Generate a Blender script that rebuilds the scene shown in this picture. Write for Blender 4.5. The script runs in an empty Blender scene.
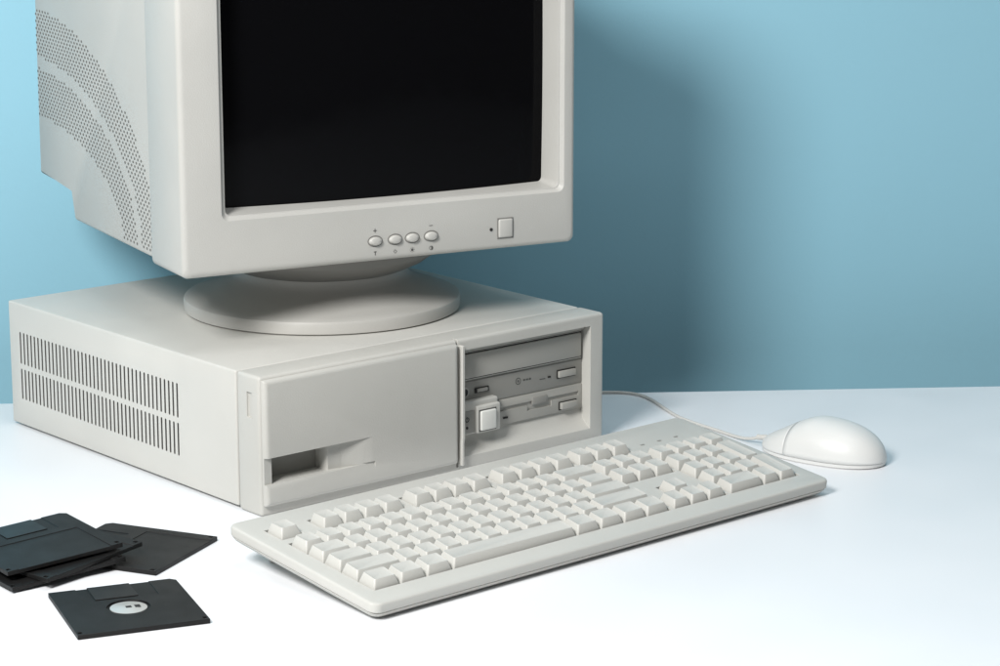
import bpy, bmesh, math, random
from mathutils import Vector, Matrix
random.seed(4)
sc=bpy.context.scene
try:
    sc.view_settings.view_transform='Standard'; sc.view_settings.look='None'; sc.view_settings.exposure=0
except Exception: pass
COL=sc.collection

# ---------------------------------------------------------------- materials
def mat(name,col,rough=0.5,metal=0.0,bump=0.0,bscale=900,var=0.03,spec=0.5,coat=0.0,vscale=9,grime=0.0):
    m=bpy.data.materials.new(name); m.use_nodes=True
    nt=m.node_tree; N=nt.nodes; L=nt.links
    b=N['Principled BSDF']
    b.inputs['Roughness'].default_value=rough; b.inputs['Metallic'].default_value=metal
    b.inputs['Specular IOR Level'].default_value=spec
    b.inputs['Coat Weight'].default_value=coat
    tc=N.new('ShaderNodeTexCoord')
    n=N.new('ShaderNodeTexNoise'); n.inputs['Scale'].default_value=vscale; n.inputs['Detail'].default_value=5
    L.new(tc.outputs['Object'],n.inputs['Vector'])
    r=N.new('ShaderNodeMapRange'); r.inputs['From Min'].default_value=.3; r.inputs['From Max'].default_value=.7
    r.inputs['To Min'].default_value=1-var; r.inputs['To Max'].default_value=1+var
    L.new(n.outputs['Fac'],r.inputs['Value'])
    mx=N.new('ShaderNodeMix'); mx.data_type='RGBA'; mx.blend_type='MULTIPLY'; mx.inputs[0].default_value=1
    mx.inputs[6].default_value=(*col,1); L.new(r.outputs['Result'],mx.inputs[7])
    L.new(mx.outputs[2],b.inputs['Base Color'])
    r2=N.new('ShaderNodeMapRange'); r2.inputs['From Min'].default_value=.3; r2.inputs['From Max'].default_value=.7
    r2.inputs['To Min'].default_value=max(0,rough-.05); r2.inputs['To Max'].default_value=rough+.06
    n3=N.new('ShaderNodeTexNoise'); n3.inputs['Scale'].default_value=vscale*4; n3.inputs['Detail'].default_value=6
    L.new(tc.outputs['Object'],n3.inputs['Vector']); L.new(n3.outputs['Fac'],r2.inputs['Value']); L.new(r2.outputs['Result'],b.inputs['Roughness'])
    if bump:
        n2=N.new('ShaderNodeTexNoise'); n2.inputs['Scale'].default_value=bscale; n2.inputs['Detail'].default_value=2
        L.new(tc.outputs['Object'],n2.inputs['Vector'])
        bp=N.new('ShaderNodeBump'); bp.inputs['Strength'].default_value=bump; bp.inputs['Distance'].default_value=.0004
        L.new(n2.outputs['Fac'],bp.inputs['Height']); L.new(bp.outputs['Normal'],b.inputs['Normal'])
    return m
M_case=mat('beige_plastic',(.505,.497,.462),.5,bump=.3,var=.04)
M_cover=mat('painted_steel',(.545,.537,.502),.45,bump=.25,var=.04)
M_mon=mat('monitor_plastic',(.462,.456,.428),.5,bump=.35,var=.04)
M_key=mat('key_plastic',(.545,.537,.502),.48,bump=.15)
M_kb=mat('keyboard_plastic',(.525,.517,.482),.5,bump=.25)
M_well_shade=mat('keyboard_well_shade',(.045,.043,.040),.6)  # dark floor colour standing in for shade between the keys
M_white=mat('white_plastic',(.70,.70,.66),.35)
M_mouse=mat('mouse_plastic',(.70,.70,.68),.40,var=.015)
M_mbtn=mat('mouse_button_plastic',(.69,.69,.67),.40)
M_drive=mat('drive_plastic',(.27,.265,.243),.5,bump=.2)
M_drive2=mat('drive_plastic_light',(.36,.353,.325),.5,bump=.2)
M_dark=mat('dark_gap',(.02,.02,.019),.8)
M_slot_shade=mat('vent_slot_shade',(.11,.107,.10),.8)  # dark colour standing in for shade inside the cover slots
M_hole=mat('vent_hole_dark',(.15,.147,.137),.8)
M_base=mat('swivel_plastic',(.46,.452,.424),.5,bump=.25)
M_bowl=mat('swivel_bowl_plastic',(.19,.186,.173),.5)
M_glass=mat('screen_glass',(.0025,.0025,.003),.08,spec=.08,var=.0)
M_black=mat('black_plastic',(.0085,.0082,.0080),.5,bump=.4,bscale=1500,var=.1,spec=.28)
M_shut=mat('black_shutter',(.0085,.0080,.0078),.38,var=.1,spec=.32)
M_metal=mat('hub_metal',(.60,.595,.57),.38,metal=.5)
M_ink=mat('grey_ink',(.08,.08,.075),.6)
M_table=mat('table_laminate',(.85,.86,.88),.45,var=.012,vscale=3)
M_wall=mat('blue_wall_paint',(.275,.525,.635),.75,var=.02,vscale=2.5,bump=.3,bscale=220)
M_cable=mat('cable_plastic',(.55,.54,.51),.45)

# ---------------------------------------------------------------- helpers
def fin(o,ang=35):
    me=o.data
    for p in me.polygons: p.use_smooth=True
    try: me.set_sharp_from_angle(angle=math.radians(ang))
    except Exception: pass
def mk(name,bm,m,parent=None,loc=(0,0,0),rot=(0,0,0),bev=0,ang=35,seg=2):
    bmesh.ops.recalc_face_normals(bm,faces=bm.faces)
    me=bpy.data.meshes.new(name); bm.to_mesh(me); bm.free()
    ms=m if isinstance(m,(list,tuple)) else [m]
    for x in ms: me.materials.append(x)
    o=bpy.data.objects.new(name,me); COL.objects.link(o)
    o.location=loc; o.rotation_euler=rot
    if parent: o.parent=parent
    fin(o,ang)
    if bev: addbev(o,bev,seg)
    return o
def addbev(o,w,seg=2):
    b=o.modifiers.new('bevel','BEVEL'); b.width=w; b.segments=seg; b.limit_method='ANGLE'; b.angle_limit=math.radians(40)
    b.harden_normals=False
def box(x0,x1,y0,y1,z0,z1,bm=None,bev=0,seg=3):
    nb=bmesh.new()
    vs=[nb.verts.new((x,y,z)) for x in(x0,x1) for y in(y0,y1) for z in(z0,z1)]
    for f in((0,1,3,2),(4,6,7,5),(0,4,5,1),(2,3,7,6),(0,2,6,4),(1,5,7,3)): nb.faces.new([vs[i] for i in f])
    if bev: bmesh.ops.bevel(nb,geom=nb.edges[:],offset=bev,segments=seg,profile=.5,affect='EDGES')
    bmesh.ops.recalc_face_normals(nb,faces=nb.faces)
    if bm is None: return nb
    tmp=bpy.data.meshes.new('t'); nb.to_mesh(tmp); nb.free(); bm.from_mesh(tmp); bpy.data.meshes.remove(tmp)
    return bm
def prism(pts,axis,a,b,bm=None):
    """pts 2-D polygon; axis 'x': pts=(y,z); 'y': pts=(x,z); 'z': pts=(x,y)"""
    nb=bm or bmesh.new()
    def P(p,t):
        return {'x':(t,p[0],p[1]),'y':(p[0],t,p[1]),'z':(p[0],p[1],t)}[axis]
    A=[nb.verts.new(P(p,a)) for p in pts]; B=[nb.verts.new(P(p,b)) for p in pts]
    nb.faces.new(A); nb.faces.new(B[::-1]); n=len(pts)
    for i in range(n): nb.faces.new((A[i],A[(i+1)%n],B[(i+1)%n],B[i]))
    return nb
def cut(o,cb,m=None):
    bmesh.ops.recalc_face_normals(cb,faces=cb.faces)
    me=bpy.data.meshes.new('c'); cb.to_mesh(me); cb.free()
    c=bpy.data.objects.new('c',me); COL.objects.link(c); c.parent=o
    md=o.modifiers.new('b','BOOLEAN'); md.operation='DIFFERENCE'; md.object=c; md.solver='EXACT'
    bpy.context.view_layer.update()
    dg=bpy.context.evaluated_depsgraph_get()
    nm=bpy.data.meshes.new_from_object(o.evaluated_get(dg))
    o.modifiers.clear(); old=o.data; o.data=nm; nm.name=old.name; bpy.data.objects.remove(c)
    fin(o)
def lathe(prof,seg=96,bm=None,cap=True):
    nb=bm or bmesh.new(); rings=[]
    for r,z in prof:
        rings.append([nb.verts.new((r*math.cos(2*math.pi*i/seg),r*math.sin(2*math.pi*i/seg),z)) for i in range(seg)])
    for a,b in zip(rings,rings[1:]):
        for i in range(seg): nb.faces.new((a[i],a[(i+1)%seg],b[(i+1)%seg],b[i]))
    if cap: nb.faces.new(rings[0][::-1]); nb.faces.new(rings[-1])
    return nb
def rrect(x0,x1,y0,y1,r,n=8):
    pts=[]
    for cx,cy,a0 in((x1-r,y0+r,-90),(x1-r,y1-r,0),(x0+r,y1-r,90),(x0+r,y0+r,180)):
        for i in range(n+1):
            a=math.radians(a0+90*i/n); pts.append((cx+r*math.cos(a),cy+r*math.sin(a)))
    return pts
def loft(loops,bm=None):
    nb=bm or bmesh.new()
    R=[[nb.verts.new(p) for p in l] for l in loops]; n=len(R[0])
    for a,b in zip(R,R[1:]):
        for i in range(n): nb.faces.new((a[i],a[(i+1)%n],b[(i+1)%n],b[i]))
    nb.faces.new(R[0][::-1]); nb.faces.new(R[-1]); return nb
def disc(bm,c,axis,r,h,seg=20):
    """short cylinder, centre of base c, along axis vector"""
    ax=Vector(axis).normalized(); q=ax.to_track_quat('Z','Y'); c=Vector(c)
    A=[bm.verts.new(c+q@Vector((r*math.cos(2*math.pi*i/seg),r*math.sin(2*math.pi*i/seg),0))) for i in range(seg)]
    B=[bm.verts.new(v.co+ax*h) for v in A]
    bm.faces.new(A[::-1]); bm.faces.new(B)
    for i in range(seg): bm.faces.new((A[i],A[(i+1)%seg],B[(i+1)%seg],B[i]))
    return bm
def ring(bm,x,y,z,ro,ri,seg=20,a0=0,a1=360):
    """thin flat ring in the x-z plane facing -y"""
    n=seg; P=[]
    for i in range(n+1):
        a=math.radians(a0+(a1-a0)*i/n)
        P.append((bm.verts.new((x+ro*math.cos(a),y,z+ro*math.sin(a))),bm.verts.new((x+ri*math.cos(a),y,z+ri*math.sin(a)))))
    for p,q in zip(P,P[1:]): bm.faces.new((p[0],q[0],q[1],p[1]))
    return bm
def thing(name,label,cat,loc=(0,0,0),rot=(0,0,0),group=None):
    e=bpy.data.objects.new(name,None); COL.objects.link(e); e.empty_display_size=.02
    e.location=loc; e.rotation_euler=rot; e['label']=label; e['category']=cat
    if group: e['group']=group
    return e
def tube(name,pts,r,m,parent=None,res=10):
    cu=bpy.data.curves.new(name,'CURVE'); cu.dimensions='3D'; s=cu.splines.new('NURBS'); s.points.add(len(pts)-1)
    for p,q in zip(s.points,pts): p.co=(*q,1)
    s.use_endpoint_u=True; s.order_u=4; cu.bevel_depth=r; cu.bevel_resolution=4; cu.resolution_u=res; cu.use_fill_caps=True
    o=bpy.data.objects.new(name,cu); COL.objects.link(o)
    bpy.context.view_layer.update()
    me=bpy.data.meshes.new_from_object(o.evaluated_get(bpy.context.evaluated_depsgraph_get()))
    bpy.data.objects.remove(o); o=bpy.data.objects.new(name,me); COL.objects.link(o)
    me.materials.clear(); me.materials.append(m); fin(o)
    if parent: o.parent=parent
    return o

# ---------------------------------------------------------------- setting
E=Vector((.8027,-.5963,0)); P0=Vector((.39,.1725,0))
a_e=math.atan2(E.y,E.x)
bm=box(-1.6,1.6,-1.5,0,-.03,0,bev=.0012)
tb=mk('table',bm,M_table,loc=P0,rot=(0,0,a_e))
tb['label']='smooth white tabletop carrying the computer'; tb['category']='table'
bm=box(-3.2,3.2,.17,.23,-1.0,2.2)
wl=mk('wall',bm,M_wall,loc=P0,rot=(0,0,a_e))
wl['label']='plain light blue painted wall behind the table'; wl['category']='wall'

# ---------------------------------------------------------------- desktop case
W,H,D=.356,.110,.374
pc=thing('desktop_computer','beige horizontal desktop computer case on the white table','computer')
o=mk('metal_cover',box(0,W,.0315,D,.002,H,bev=.0018),[M_cover,M_slot_shade],pc)
cb=bmesh.new(); ns=42; y0,y1=.110,.358; pit=(y1-y0)/ns
for za,zb in((.0568,.0850),(.0255,.0525)):
    for i in range(ns):
        yy=y0+pit*(i+.5); w=.00115
        prism(rrect(yy-w,yy+w,za,zb,.0010,3),'x',-.01,.010,cb)
cut(o,cb)
for p in o.data.polygons:
    c=p.center
    if .0003<c.x<.0105 and y0-.002<c.y<y1+.002 and .02<c.z<.09: p.material_index=1  # slot insides coloured dark, shade painted in
o=mk('front_bezel',box(-.0005,W+.0005,0,.0300,0,H+.0005,bev=.0030,seg=4),[M_case,M_drive],pc)
cut(o,prism([(-.01,.0085),(-.0001,.0115),(.004,.0140),(.009,.0185),(.0125,.027),(.0125,.0995),(-.01,.1017)],'x',.199,.341))
cut(o,box(.1935,.1955,-.01,.006,.004,.2))
# scooped recess: deep slot on one side, smooth ramp on the other
SC=[(.0082,-.012),(.1070,-.012),(.1070,-.0051)]
for i in range(1,11):
    t=i/10; s=t*t*(3-2*t); SC.append((.1070-(.1070-.0640)*t,-.0051+.0062*s))
SC+=[(.0628,.0030),(.0626,.0145),(.0082,.0145)]
cut(o,prism(SC,'z',.0258,.0470))
for p in o.data.polygons:
    if p.center.y>.0140 and p.center.y<.0150 and .008<p.center.x<.064: p.material_index=1  # slot floor takes the darker drive grey as painted shade
cut(o,box(-.01,.0012,.0100,.0165,.0765,.0965))
addbev(o,.0008)
for x in(.04,.31):
    for y in(.06,.33):
        mk('foot',disc(bmesh.new(),(x,y,0),(0,0,1),.009,.0025),M_dark,pc)
# door panel: bevelled lip all round, recess running to its free edge
dl=lambda ix,y:[(x,y,z) for x,z in rrect(.0012+ix,.1925-ix,.0085+ix,.1078-ix,.0012,3)]
o=mk('door_panel',loft([dl(0,-.0001),dl(0,-.0025),dl(.0010,-.0040),dl(.0024,-.0048),dl(.0036,-.0050)]),M_case,pc)
cut(o,prism(SC,'z',.0258,.0470))
cut(o,box(-.01,.012,-.01,-.0022,.0258,.0470))
cut(o,prism([(-.0051,.0215),(-.0038,.0258),(-.0038,.0268),(-.01,.0268),(-.01,.0215)],'x',-.01,.1065))
addbev(o,.0007)
# narrow ridge between the door and the bays, kinked like a shallow S
mk('divider_strip',prism([(.1957,.106),(.1957,.030),(.1952,.024),(.1952,.006),(.1980,.006),(.1980,.024),(.1988,.030),(.1988,.106)],'y',-.0052,.0005),M_case,pc,bev=.0007)
mk('bay_backing',box(.1995,.3405,.0113,.0124,.0275,.0990),M_drive2,pc)
mk('bay_filler_strip',box(.1995,.3405,.0070,.0120,.0968,.0998,bev=.0005,seg=1),M_drive2,pc)
# CD drive
cd=mk('disc_drive',box(.1992,.3408,.0105,.0300,.0505,.0965,bev=.0006,seg=2),M_drive,pc)
cut(cd,box(.1980,.3420,.0,.0118,.0706,.0716)) 
mk('tray_rim',box(.2010,.3390,.0092,.0107,.0724,.0960,bev=.0004,seg=1),M_case,cd)
mk('tray_gap',box(.2018,.3382,.0088,.0095,.0732,.0952),M_dark,cd)
mk('drive_tray',box(.2025,.3375,.0076,.0106,.0739,.0945,bev=.0009,seg=2),M_drive2,cd)
mk('eject_button',box(.3130,.3320,.0078,.0108,.0585,.0640,bev=.0006,seg=2),M_drive2,cd)
mk('eject_button_surround',box(.3120,.3330,.0099,.0104,.0575,.0650),M_dark,cd)
mk('headphone_jack_ring',disc(bmesh.new(),(.2110,.0106,.0622),(0,-1,0),.0044,.0009,20),M_drive2,cd)
mk('headphone_jack',disc(bmesh.new(),(.2110,.0100,.0622),(0,-1,0),.0030,.0006,16),M_dark,cd)
mk('volume_wheel_slot',box(.2215,.2365,.0094,.0107,.0598,.0643,bev=.0005,seg=2),M_dark,cd)
mk('volume_wheel',box(.2235,.2345,.0082,.0100,.0606,.0635,bev=.0006,seg=2),M_drive,cd)
mk('indicator_light',box(.3020,.3050,.0100,.0107,.0600,.0614),M_dark,cd)
mk('drive_symbol',box(.2930,.2990,.0102,.0106,.0598,.0604),M_ink,cd)
g=ring(bmesh.new(),.2690,.0103,.0625,.0030,.0023); ring(g,.2690,.0103,.0625,.0010,.0003)
for i in range(3): box(.2745+i*.0032,.2767+i*.0032,.0102,.0106,.0618,.0632,g)
mk('drive_lettering',g,M_ink,cd)
# floppy drive
fd=mk('floppy_drive',box(.2430,.3408,.0100,.0300,.0280,.0494,bev=.0006,seg=2),M_drive2,pc)
cut(fd,box(.2475,.3365,.0,.0125,.0398,.0432))
cut(fd,box(.2790,.3060,.0,.0114,.0355,.0400))
mk('disk_slot',box(.2478,.3362,.0114,.0122,.0400,.0430),M_dark,fd)
mk('slot_notch',box(.2840,.3010,.0092,.0113,.0395,.0462,bev=.0008,seg=2),M_drive,fd)
mk('eject_button_surround',box(.3140,.3340,.0094,.0101,.0300,.0372),M_dark,fd)
mk('eject_button',box(.3150,.3330,.0065,.0100,.0308,.0364,bev=.0006,seg=2),M_drive2,fd)
mk('indicator_light',box(.2520,.2570,.0094,.0101,.0330,.0345),M_dark,fd)
# power switch block, stepped
pw=mk('power_switch_panel',box(.2000,.2425,.0045,.0280,.0275,.0555,bev=.0020,seg=4),M_case,pc)
mk('switch_step',box(.2172,.2425,.0015,.0060,.0278,.0510,bev=.0016),M_case,pw)
mk('switch_recess',box(.2012,.2165,.0038,.0055,.0290,.0480,bev=.0005,seg=2),M_drive,pw)
mk('button_surround',box(.2187,.2373,.0010,.0030,.0292,.0478,bev=.0003,seg=1),M_ink,pw)
mk('power_button',box(.2197,.2363,-.0008,.0030,.0302,.0468,bev=.0012),M_white,pw)
g=ring(bmesh.new(),.2080,.0036,.0410,.0022,.0015,16,120,420); box(.2077,.2083,.0034,.0037,.0412,.0434,g)
disc(g,(.2080,.0040,.0340),(0,-1,0),.0012,.0005,12)
mk('power_symbol',g,M_dark,pw)

# ---------------------------------------------------------------- monitor
mo=thing('crt_monitor','beige tube monitor with dark screen on the desktop case','monitor',loc=(.1925,.1776,H+.0006),rot=(0,0,math.radians(-13)))
st=mk('swivel_stand',lathe([(.1165,0),(.1178,.0008),(.1180,.0085),(.1172,.0105),(.1155,.0115),(.1110,.0130),(.1040,.0152),(.0960,.0180),(.0890,.0208),(.0825,.0238),(.0770,.0270),(.0735,.0305),(.0720,.0350),(.0715,.042)],160),M_base,mo,ang=30)
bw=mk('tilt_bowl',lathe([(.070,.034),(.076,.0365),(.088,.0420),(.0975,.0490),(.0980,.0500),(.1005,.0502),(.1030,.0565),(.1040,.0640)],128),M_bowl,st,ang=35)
prof=[(-.058,.0625),(.159,.0625),(.161,.0905),(.253,.0905),(.249,.296),(.05,.350),(-.058,.350)]
bm=prism(prof,'x',-.1655,.1655)
bmesh.ops.bevel(bm,geom=bm.edges[:],offset=.003,segments=3,profile=.5,affect='EDGES')
hs=mk('rear_housing',bm,M_mon,mo)
vb=bmesh.new()
cL,cz=.253,.066
def sd(y,z,t):
    a=.222+(.302-.222)*t; b=.078+(.174-.078)*t
    p,q=cL-y,z-cz
    F=(p/a)**2+(q/b)**2; g_=2*math.hypot(p/a/a,q/b/b)
    return (F-1)/g_
dy,dz=.0078,.0032
for j in range(84):
    for i in range(42):
        y=.247-(i+(.5 if j%2 else 0))*dy; zz=.0685+j*dz
        if y<-.047: continue
        if not ((y<.153) or zz>.097): continue
        if sd(y,zz,1)<0 and sd(y,zz,0)>0 and abs(sd(y,zz,.5))>.0050:
            vs=[vb.verts.new((-.1657,y+.0017*math.cos(2*math.pi*k/10),zz+.00115*math.sin(2*math.pi*k/10))) for k in range(10)]
            vb.faces.new(vs)
mk('vent_holes',vb,M_hole,hs)
def bl(ins,y,r=.0055):
    return [(x,y,z) for x,z in rrect(-.1745+ins,.1735-ins,.0620+ins,.354-ins,r,8)]
bz=mk('screen_bezel',loft([bl(.003,-.0575),bl(.001,-.0595),bl(0,-.063),bl(0,-.1270),bl(.0007,-.1292),bl(.0020,-.1305),bl(.0042,-.1312)]),M_mon,mo,ang=50)
def frame(x0,x1,z0,z1,y,r=.004): return [(x,y,z) for x,z in rrect(x0,x1,z0,z1,r,6)]
cb=loft([frame(-.1450,.1660,.1025,.3420,-.140,.006),frame(-.1415,.1628,.1053,.3390,-.1313,.006),frame(-.1385,.1602,.1078,.3362,-.1280,.005),frame(-.1372,.1590,.1086,.3352,-.1278,.005),frame(-.1315,.1540,.1115,.3310,-.1080),frame(-.1315,.1540,.1115,.3310,-.070)])
cut(bz,cb); addbev(bz,.0006)
gb=bmesh.new(); nx,nz=24,20; G=[]
for i in range(nx+1):
    row=[]
    for j in range(nz+1):
        u=-1+2*i/nx; v=-1+2*j/nz
        row.append(gb.verts.new((.01125+.1432*u,-.1150+.006*u*u+.0015*v*v,.2213+.1105*v)))
    G.append(row)
for i in range(nx):
    for j in range(nz): gb.faces.new((G[i][j],G[i+1][j],G[i+1][j+1],G[i][j+1]))
mk('screen_glass',gb,M_glass,mo)
for x,zz in((-.0105,.0785),(.0072,.0785),(.0225,.0785),(.0395,.0785)):
    b=lathe([(.0058,0),(.0056,.0022),(.0044,.0034),(.002,.0039)],24)
    for v in b.verts: v.co=Vector((x+v.co.x,-.1305-v.co.z,v.co.y*.62+zz))
    mk('control_button',b,M_mon,mo)
    r=lathe([(.0067,0),(.0067,.0006)],24)
    for v in r.verts: v.co=Vector((x+v.co.x,-.1308-v.co.z,v.co.y*.70+zz))
    mk('button_surround',r,M_bowl,mo)
mk('power_button',box(.1010,.1140,-.1332,-.130,.0715,.0870,bev=.0014),M_mon,mo)
mk('button_surround',box(.1000,.1150,-.1318,-.130,.0705,.0880,bev=.0003,seg=1),M_bowl,mo)
mk('power_light',disc(bmesh.new(),(.0945,-.1309,.0790),(0,-1,0),.0014,.0008,14),M_dark,mo)
g=bmesh.new(); Y=-.1314
# lower row of icons: adjust, size, brightness, contrast
box(-.0108,-.0102,Y,-.1311,.0670,.0702,g); box(-.0118,-.0092,Y,-.1311,.0695,.0700,g)
ring(g,.0072,Y,.0686,.0017,.0012,4)
ring(g,.0225,Y,.0686,.0011,.0,16)
for k in range(8):
    a=math.pi/4*k; cx_,cz_=.0225+.0019*math.cos(a),.0686+.0019*math.sin(a); box(cx_-.0002,cx_+.0002,Y,-.1311,cz_-.0002,cz_+.0002,g)
ring(g,.0395,Y,.0686,.0018,.0014,20); ring(g,.0395,Y,.0686,.0014,.0,12,-90,90)
for x in(-.0105,.0395): box(x-.0016,x+.0016,Y,-.1311,.0868,.0873,g)
box(-.0108,-.0102,Y,-.1311,.0855,.0886,g)
mk('control_markings',g,M_ink,mo)

# ---------------------------------------------------------------- keyboard
KW,KD=.461,.1695
kb=thing('keyboard','beige full size keyboard lying before the desktop case','keyboard',loc=(.1450,-.2450,.0002),rot=(math.radians(6.2),0,math.radians(.9)))
def kl(ins,z,r=.007): return [(x,y,z) for x,y in rrect(-KW/2+ins,KW/2-ins,ins,KD-ins,r,8)]
bm=loft([kl(.008,0,.006),kl(.0045,.0008,.007),kl(.0022,.0028),kl(.0008,.0050),kl(.0014,.0052),kl(.0014,.0057),kl(.0002,.0060),kl(0,.0112),kl(.0003,.0122),kl(.0010,.0128),kl(.0020,.0131)])
ks=mk('keyboard_housing',bm,[M_kb,M_well_shade],kb,ang=40)
U=.01905; X0=-KW/2+.0162; YR=[.0208+U*i for i in range(5)]+[.0208+5*U+.0095]
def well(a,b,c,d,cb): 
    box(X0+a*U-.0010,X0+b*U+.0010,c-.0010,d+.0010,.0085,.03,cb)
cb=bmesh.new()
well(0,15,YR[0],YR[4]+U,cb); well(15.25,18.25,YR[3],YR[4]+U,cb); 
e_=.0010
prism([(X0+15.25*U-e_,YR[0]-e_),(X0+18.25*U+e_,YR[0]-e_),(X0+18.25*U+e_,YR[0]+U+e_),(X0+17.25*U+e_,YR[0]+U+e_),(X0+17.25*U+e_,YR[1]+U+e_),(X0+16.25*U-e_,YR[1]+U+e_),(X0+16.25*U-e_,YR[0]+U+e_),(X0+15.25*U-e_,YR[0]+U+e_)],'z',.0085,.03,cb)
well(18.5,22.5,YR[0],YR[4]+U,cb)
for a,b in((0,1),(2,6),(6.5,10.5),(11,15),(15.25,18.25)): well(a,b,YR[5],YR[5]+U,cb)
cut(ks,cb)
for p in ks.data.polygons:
    if .0082<p.center.z<.0088 and abs(p.normal.z)>.9: p.material_index=1  # well floors painted dark for the shade around the keys
addbev(ks,.0004)
for x in(-.19,.19):
    mk('folding_foot',box(x-.014,x+.014,.150,.154,-.0162,.002,bev=.001),M_kb,kb)
g=bmesh.new()
for i in range(3): box(X0+(19.2+i)*U,X0+(19.2+i)*U+.004,YR[5]+.008,YR[5]+.0095,.0128,.01345,g)
mk('status_lights',g,M_drive,kb)
kcache={}
def keymesh(w,d):
    if (w,d) in kcache: return kcache[(w,d)]
    a=w*U/2-.0005; b=d*U/2-.0005; h=.0102
    def lp(ia,ib0,ib1,z0,z1,r):
        L=[]
        for x,y in rrect(-a+ia,a-ia,-b+ib0,b-ib1,r,4):
            t=(y+b)/(2*b); L.append((x,y,z0+(z1-z0)*t))
        return L
    m=loft([lp(0,0,0,0,0,.0008),lp(.0002,.0002,.0002,.0035,.0035,.0009),lp(.0024,.0034,.0011,h-.0006,h-.0001,.0014),lp(.0027,.0037,.0014,h-.0002,h+.0003,.0014),lp(.0042,.0052,.0029,h-.0008,h-.0003,.0014)])
    bmesh.ops.recalc_face_normals(m,faces=m.faces)
    me=bpy.data.meshes.new('key'); m.to_mesh(me); m.free(); me.materials.append(M_key)
    for p in me.polygons: p.use_smooth=True
    try: me.set_sharp_from_angle(angle=math.radians(28))
    except Exception: pass
    kcache[(w,d)]=me; return me
keys=[]
def K(row,x,w=1,d=1): keys.append((x+w/2,YR[row]+d*U/2,w,d,row))
K(5,0)
for a in(2,6.5,11):
    for i in range(4): K(5,a+i)
for i in range(3): K(5,15.25+i); K(4,15.25+i); K(3,15.25+i); K(0,15.25+i)
K(1,16.25)
for i in range(13): K(4,i)
K(4,13,2)
K(3,0,1.5); [K(3,1.5+i) for i in range(12)]; K(3,13.5,1.5)
K(2,0,1.75); [K(2,1.75+i) for i in range(11)]; K(2,12.75,2.25)
K(1,0,2.25); [K(1,2.25+i) for i in range(10)]; K(1,12.25,2.75)
x=0
for w in(1.25,1.25,1.25,6.25,1.25,1.25,1.25,1.25): K(0,x,w); x+=w
for i in range(4): K(4,18.5+i)
for r in(3,2,1):
    for i in range(3): K(r,18.5+i)
K(2,21.5,1,2); K(0,21.5,1,2); K(0,18.5,2); K(0,20.5)
tilt={5:-4,4:-3,3:0,2:2,1:5,0:6}
for x,y,w,d,row in keys:
    o=bpy.data.objects.new('key',keymesh(w,d)); COL.objects.link(o); o.parent=kb
    o.location=(X0+x*U,y,.0087+random.uniform(-.00015,.0002)+(.0006 if row>=4 else 0)); o.rotation_euler=(math.radians(tilt[row]*.6),random.uniform(-.007,.007),random.uniform(-.005,.005))

# ---------------------------------------------------------------- mouse
ML=(.4560,-.1620,0)
ms=thing('computer_mouse','rounded white computer mouse with cable on the table','mouse',loc=ML,rot=(0,0,math.radians(14)))
def msurf(u,v,off=0):
    L=.0560
    if u<0: wid=.0300*(max(0,1-abs(u)**2.5)**.5)
    else: wid=.0300*(1-.32*u*u)*(max(0,1-u**4.4)**.5)
    if u<0: hh=.0300*(max(0,1-abs(u)**2.25)**.5)
    else: hh=(.0300-.0185*(3*u*u-2*u**3))*(max(0,1-u**6)**.5)
    cx=math.cos(v); sx=math.sin(v)
    px=(abs(cx)**.88)*(1 if cx>0 else -1)*max(0,wid+off); pz=(max(0,sx)**.90)*max(0,hh+off)
    return Vector((px,L*u*(1+off*10),.0040+pz))
def mpart(name,u0,u1,v0,v1,m,off=0,nu=30,nv=28,parent=None):
    b=bmesh.new(); R=[]
    for i in range(nu+1):
        s=i/nu
        if u0<=-.9: u=u1-(u1-u0)*math.sin((1-s)*math.pi/2)
        else: u=u0+(u1-u0)*math.sin(s*math.pi/2)
        R.append([b.verts.new(msurf(u,v0+(v1-v0)*j/nv,off)) for j in range(nv+1)])
    for i in range(nu):
        for j in range(nv): b.faces.new((R[i][j],R[i+1][j],R[i+1][j+1],R[i][j+1]))
    bmesh.ops.remove_doubles(b,verts=b.verts,dist=.00002)
    o=mk(name,b,m,parent,ang=60); md=o.modifiers.new('s','SOLIDIFY'); md.thickness=.0010; md.offset=-1
    return o
mpart('mouse_body',-1,.4195,0,math.pi,M_mouse,parent=ms)
def mloop(s,z):
    n=48
    us=[-math.cos(math.pi*i/n)*.999 for i in range(n+1)]
    A=[msurf(u_,0) for u_ in us]; B=[msurf(u_,math.pi) for u_ in us[::-1]][1:-1]
    return [(p.x*s,p.y*s,z) for p in A+B]
mk('mouse_underside',loft([mloop(.94,0),mloop(.985,.0010),mloop(.997,.0037)]),M_mbtn,ms)
mpart('mouse_button',.4206,1,.0,math.pi/2-.008,M_mbtn,parent=ms)
mpart('mouse_button',.4206,1,math.pi/2+.008,math.pi,M_mbtn,parent=ms)
mk('cable_collar',disc(bmesh.new(),(0,.051,.0085),(0,1,-.12),.0024,.012,16),M_cable,ms)
mw=Matrix.Translation(ML)@Matrix.Rotation(math.radians(14),4,'Z')
inv=mw.inverted()
wp=[(.4415,-.1030,.0072),(.4400,-.092,.003),(.4420,-.075,.0015),(.446,-.050,.0015),(.448,-.020,.0015),(.452,.010,.0015),(.474,.055,.0015),(.486,.090,.0015),(.470,.112,.0015),(.43,.135,.0015),(.39,.162,.0015),(.37,.18,.003),(.362,.200,-.01),(.36,.205,-.08)]
tube('mouse_cable',[tuple(inv@Vector(p)) for p in wp],.0014,M_cable,ms)

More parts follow.
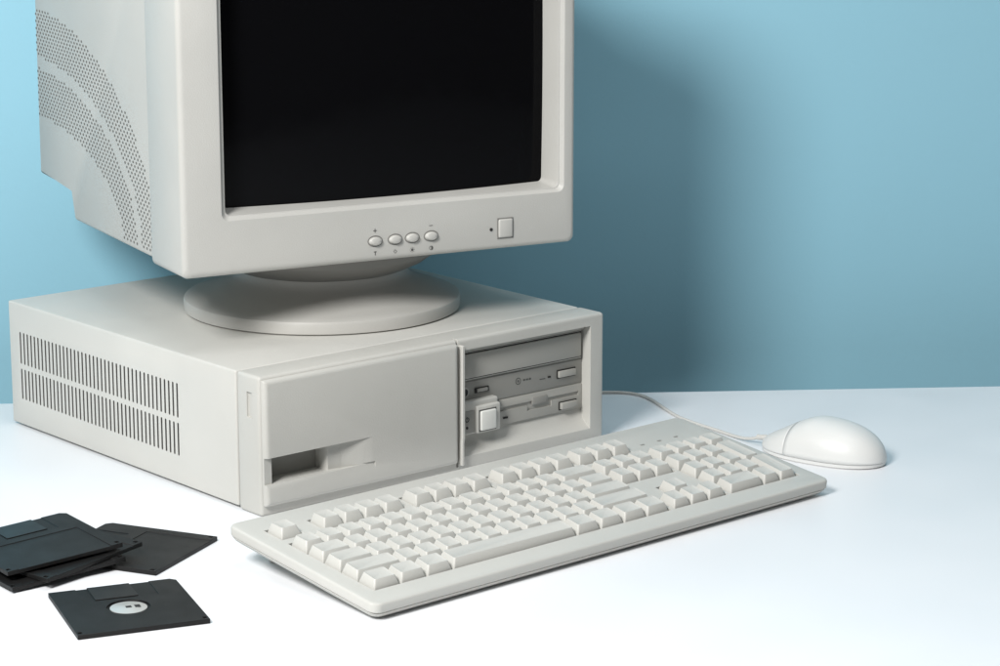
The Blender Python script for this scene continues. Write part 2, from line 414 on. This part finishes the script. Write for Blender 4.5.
# ---------------------------------------------------------------- floppy disks
def floppy(loc,rot,flip,label):
    e=thing('floppy_disk',label,'floppy disk',loc=loc,rot=rot,group='black floppy disks on the table')
    w,l,t=.045,.047,.0033
    c=.004
    pl=[(-w,-l),(w,-l),(w,l-c),(w-c,l),(-w,l)]
    sh=mk('disk_shell',prism(pl,'z',0,t),M_black,e)
    if not flip:   # hub side up
        cut(sh,disc(bmesh.new(),(0,-.002,t-.0012),(0,0,1),.0148,.003,48))
        cut(sh,box(-.026,.026,.0175,.06,t-.0005,t+.01))
        h=mk('metal_hub',lathe([(.0127,0),(.0127,.0005),(.0118,.0008),(.0070,.0008),(.0065,.0010)],48),M_metal,e,loc=(0,-.002,t-.0011))
        g=box(-.0020,.0020,-.0020,.0020,.00090,.00110)
        box(.0042,.0080,-.0030,.0022,.00090,.00112,g)
        mk('hub_hole',g,M_dark,h)
        mk('metal_shutter',box(-.018,.012,.0195,.0473,-.0002,t+.0002,bev=.0002,seg=1),M_shut,e)
    else:
        cut(sh,box(-.036,.036,-.06,.008,t-.0005,t+.01))
        cut(sh,box(-.026,.026,.0175,.06,t-.0005,t+.01))
        mk('metal_shutter',box(-.014,.018,.0195,.0473,-.0002,t+.0002,bev=.0002,seg=1),M_shut,e)
    for sx in (-1,1):
        cut(sh,box(sx*.0425-.0014,sx*.0425+.0014,-.0445,-.0410,-.01,.01))
    addbev(sh,.0005,2)
    return e
R=math.radians
floppy((-.196,-.118,.0002),(0,0,R(-19)),False,'single black floppy disk lying with metal hub up')
floppy((-.121,-.005,.0002),(0,0,R(26.6)),True,'black floppy disk half under the small stack')
tl=R(-3.2)
floppy((-.1906,.0086,.0038),(0,tl,R(-3)),True,'black floppy disk at bottom of the stack')
floppy((-.1795,.0085,.0081),(0,tl,R(10)),True,'black floppy disk in middle of the stack')
floppy((-.186,.018,.0120),(0,tl,R(-5)),True,'black floppy disk on top of the stack')

# ---------------------------------------------------------------- light
def area(name,loc,tgt,size,energy,col=(1,1,1)):
    l=bpy.data.lights.new(name,'AREA'); l.shape='DISK'; l.size=size; l.energy=energy; l.color=col
    o=bpy.data.objects.new(name,l); COL.objects.link(o); o.location=loc
    o.rotation_euler=(Vector(tgt)-Vector(loc)).to_track_quat('-Z','Y').to_euler(); return o
yl,el=R(63),R(33)
dirv=Vector((math.sin(yl)*math.cos(el),math.cos(yl)*math.cos(el),-math.sin(el))); T=Vector((.2,.15,.2))
area('key_lamp',T-dirv*2.0,T,.58,48,(1,.99,.975))
area('overhead_lamp',(.1,-.4,2.2),(.2,-.05,0),1.2,12,(.97,.985,1))
w=bpy.data.worlds.new('World'); sc.world=w; w.use_nodes=True
bg=w.node_tree.nodes['Background']; bg.inputs['Color'].default_value=(.95,.975,1,1); bg.inputs['Strength'].default_value=.125

# ---------------------------------------------------------------- camera
yaw,pit_=.7102,.2225
f=Vector((math.sin(yaw)*math.cos(pit_),math.cos(yaw)*math.cos(pit_),-math.sin(pit_))); r=Vector((math.cos(yaw),-math.sin(yaw),0)); u=r.cross(f)
cam=bpy.data.cameras.new('Camera'); co=bpy.data.objects.new('Camera',cam); COL.objects.link(co)
mt=Matrix((r,u,-f)).transposed().to_4x4(); mt.translation=Vector((-1.078,-1.533,.567)); co.matrix_world=mt
cam.sensor_width=36; cam.lens=91.4; cam.clip_end=50; cam.clip_start=.05
sc.camera=co
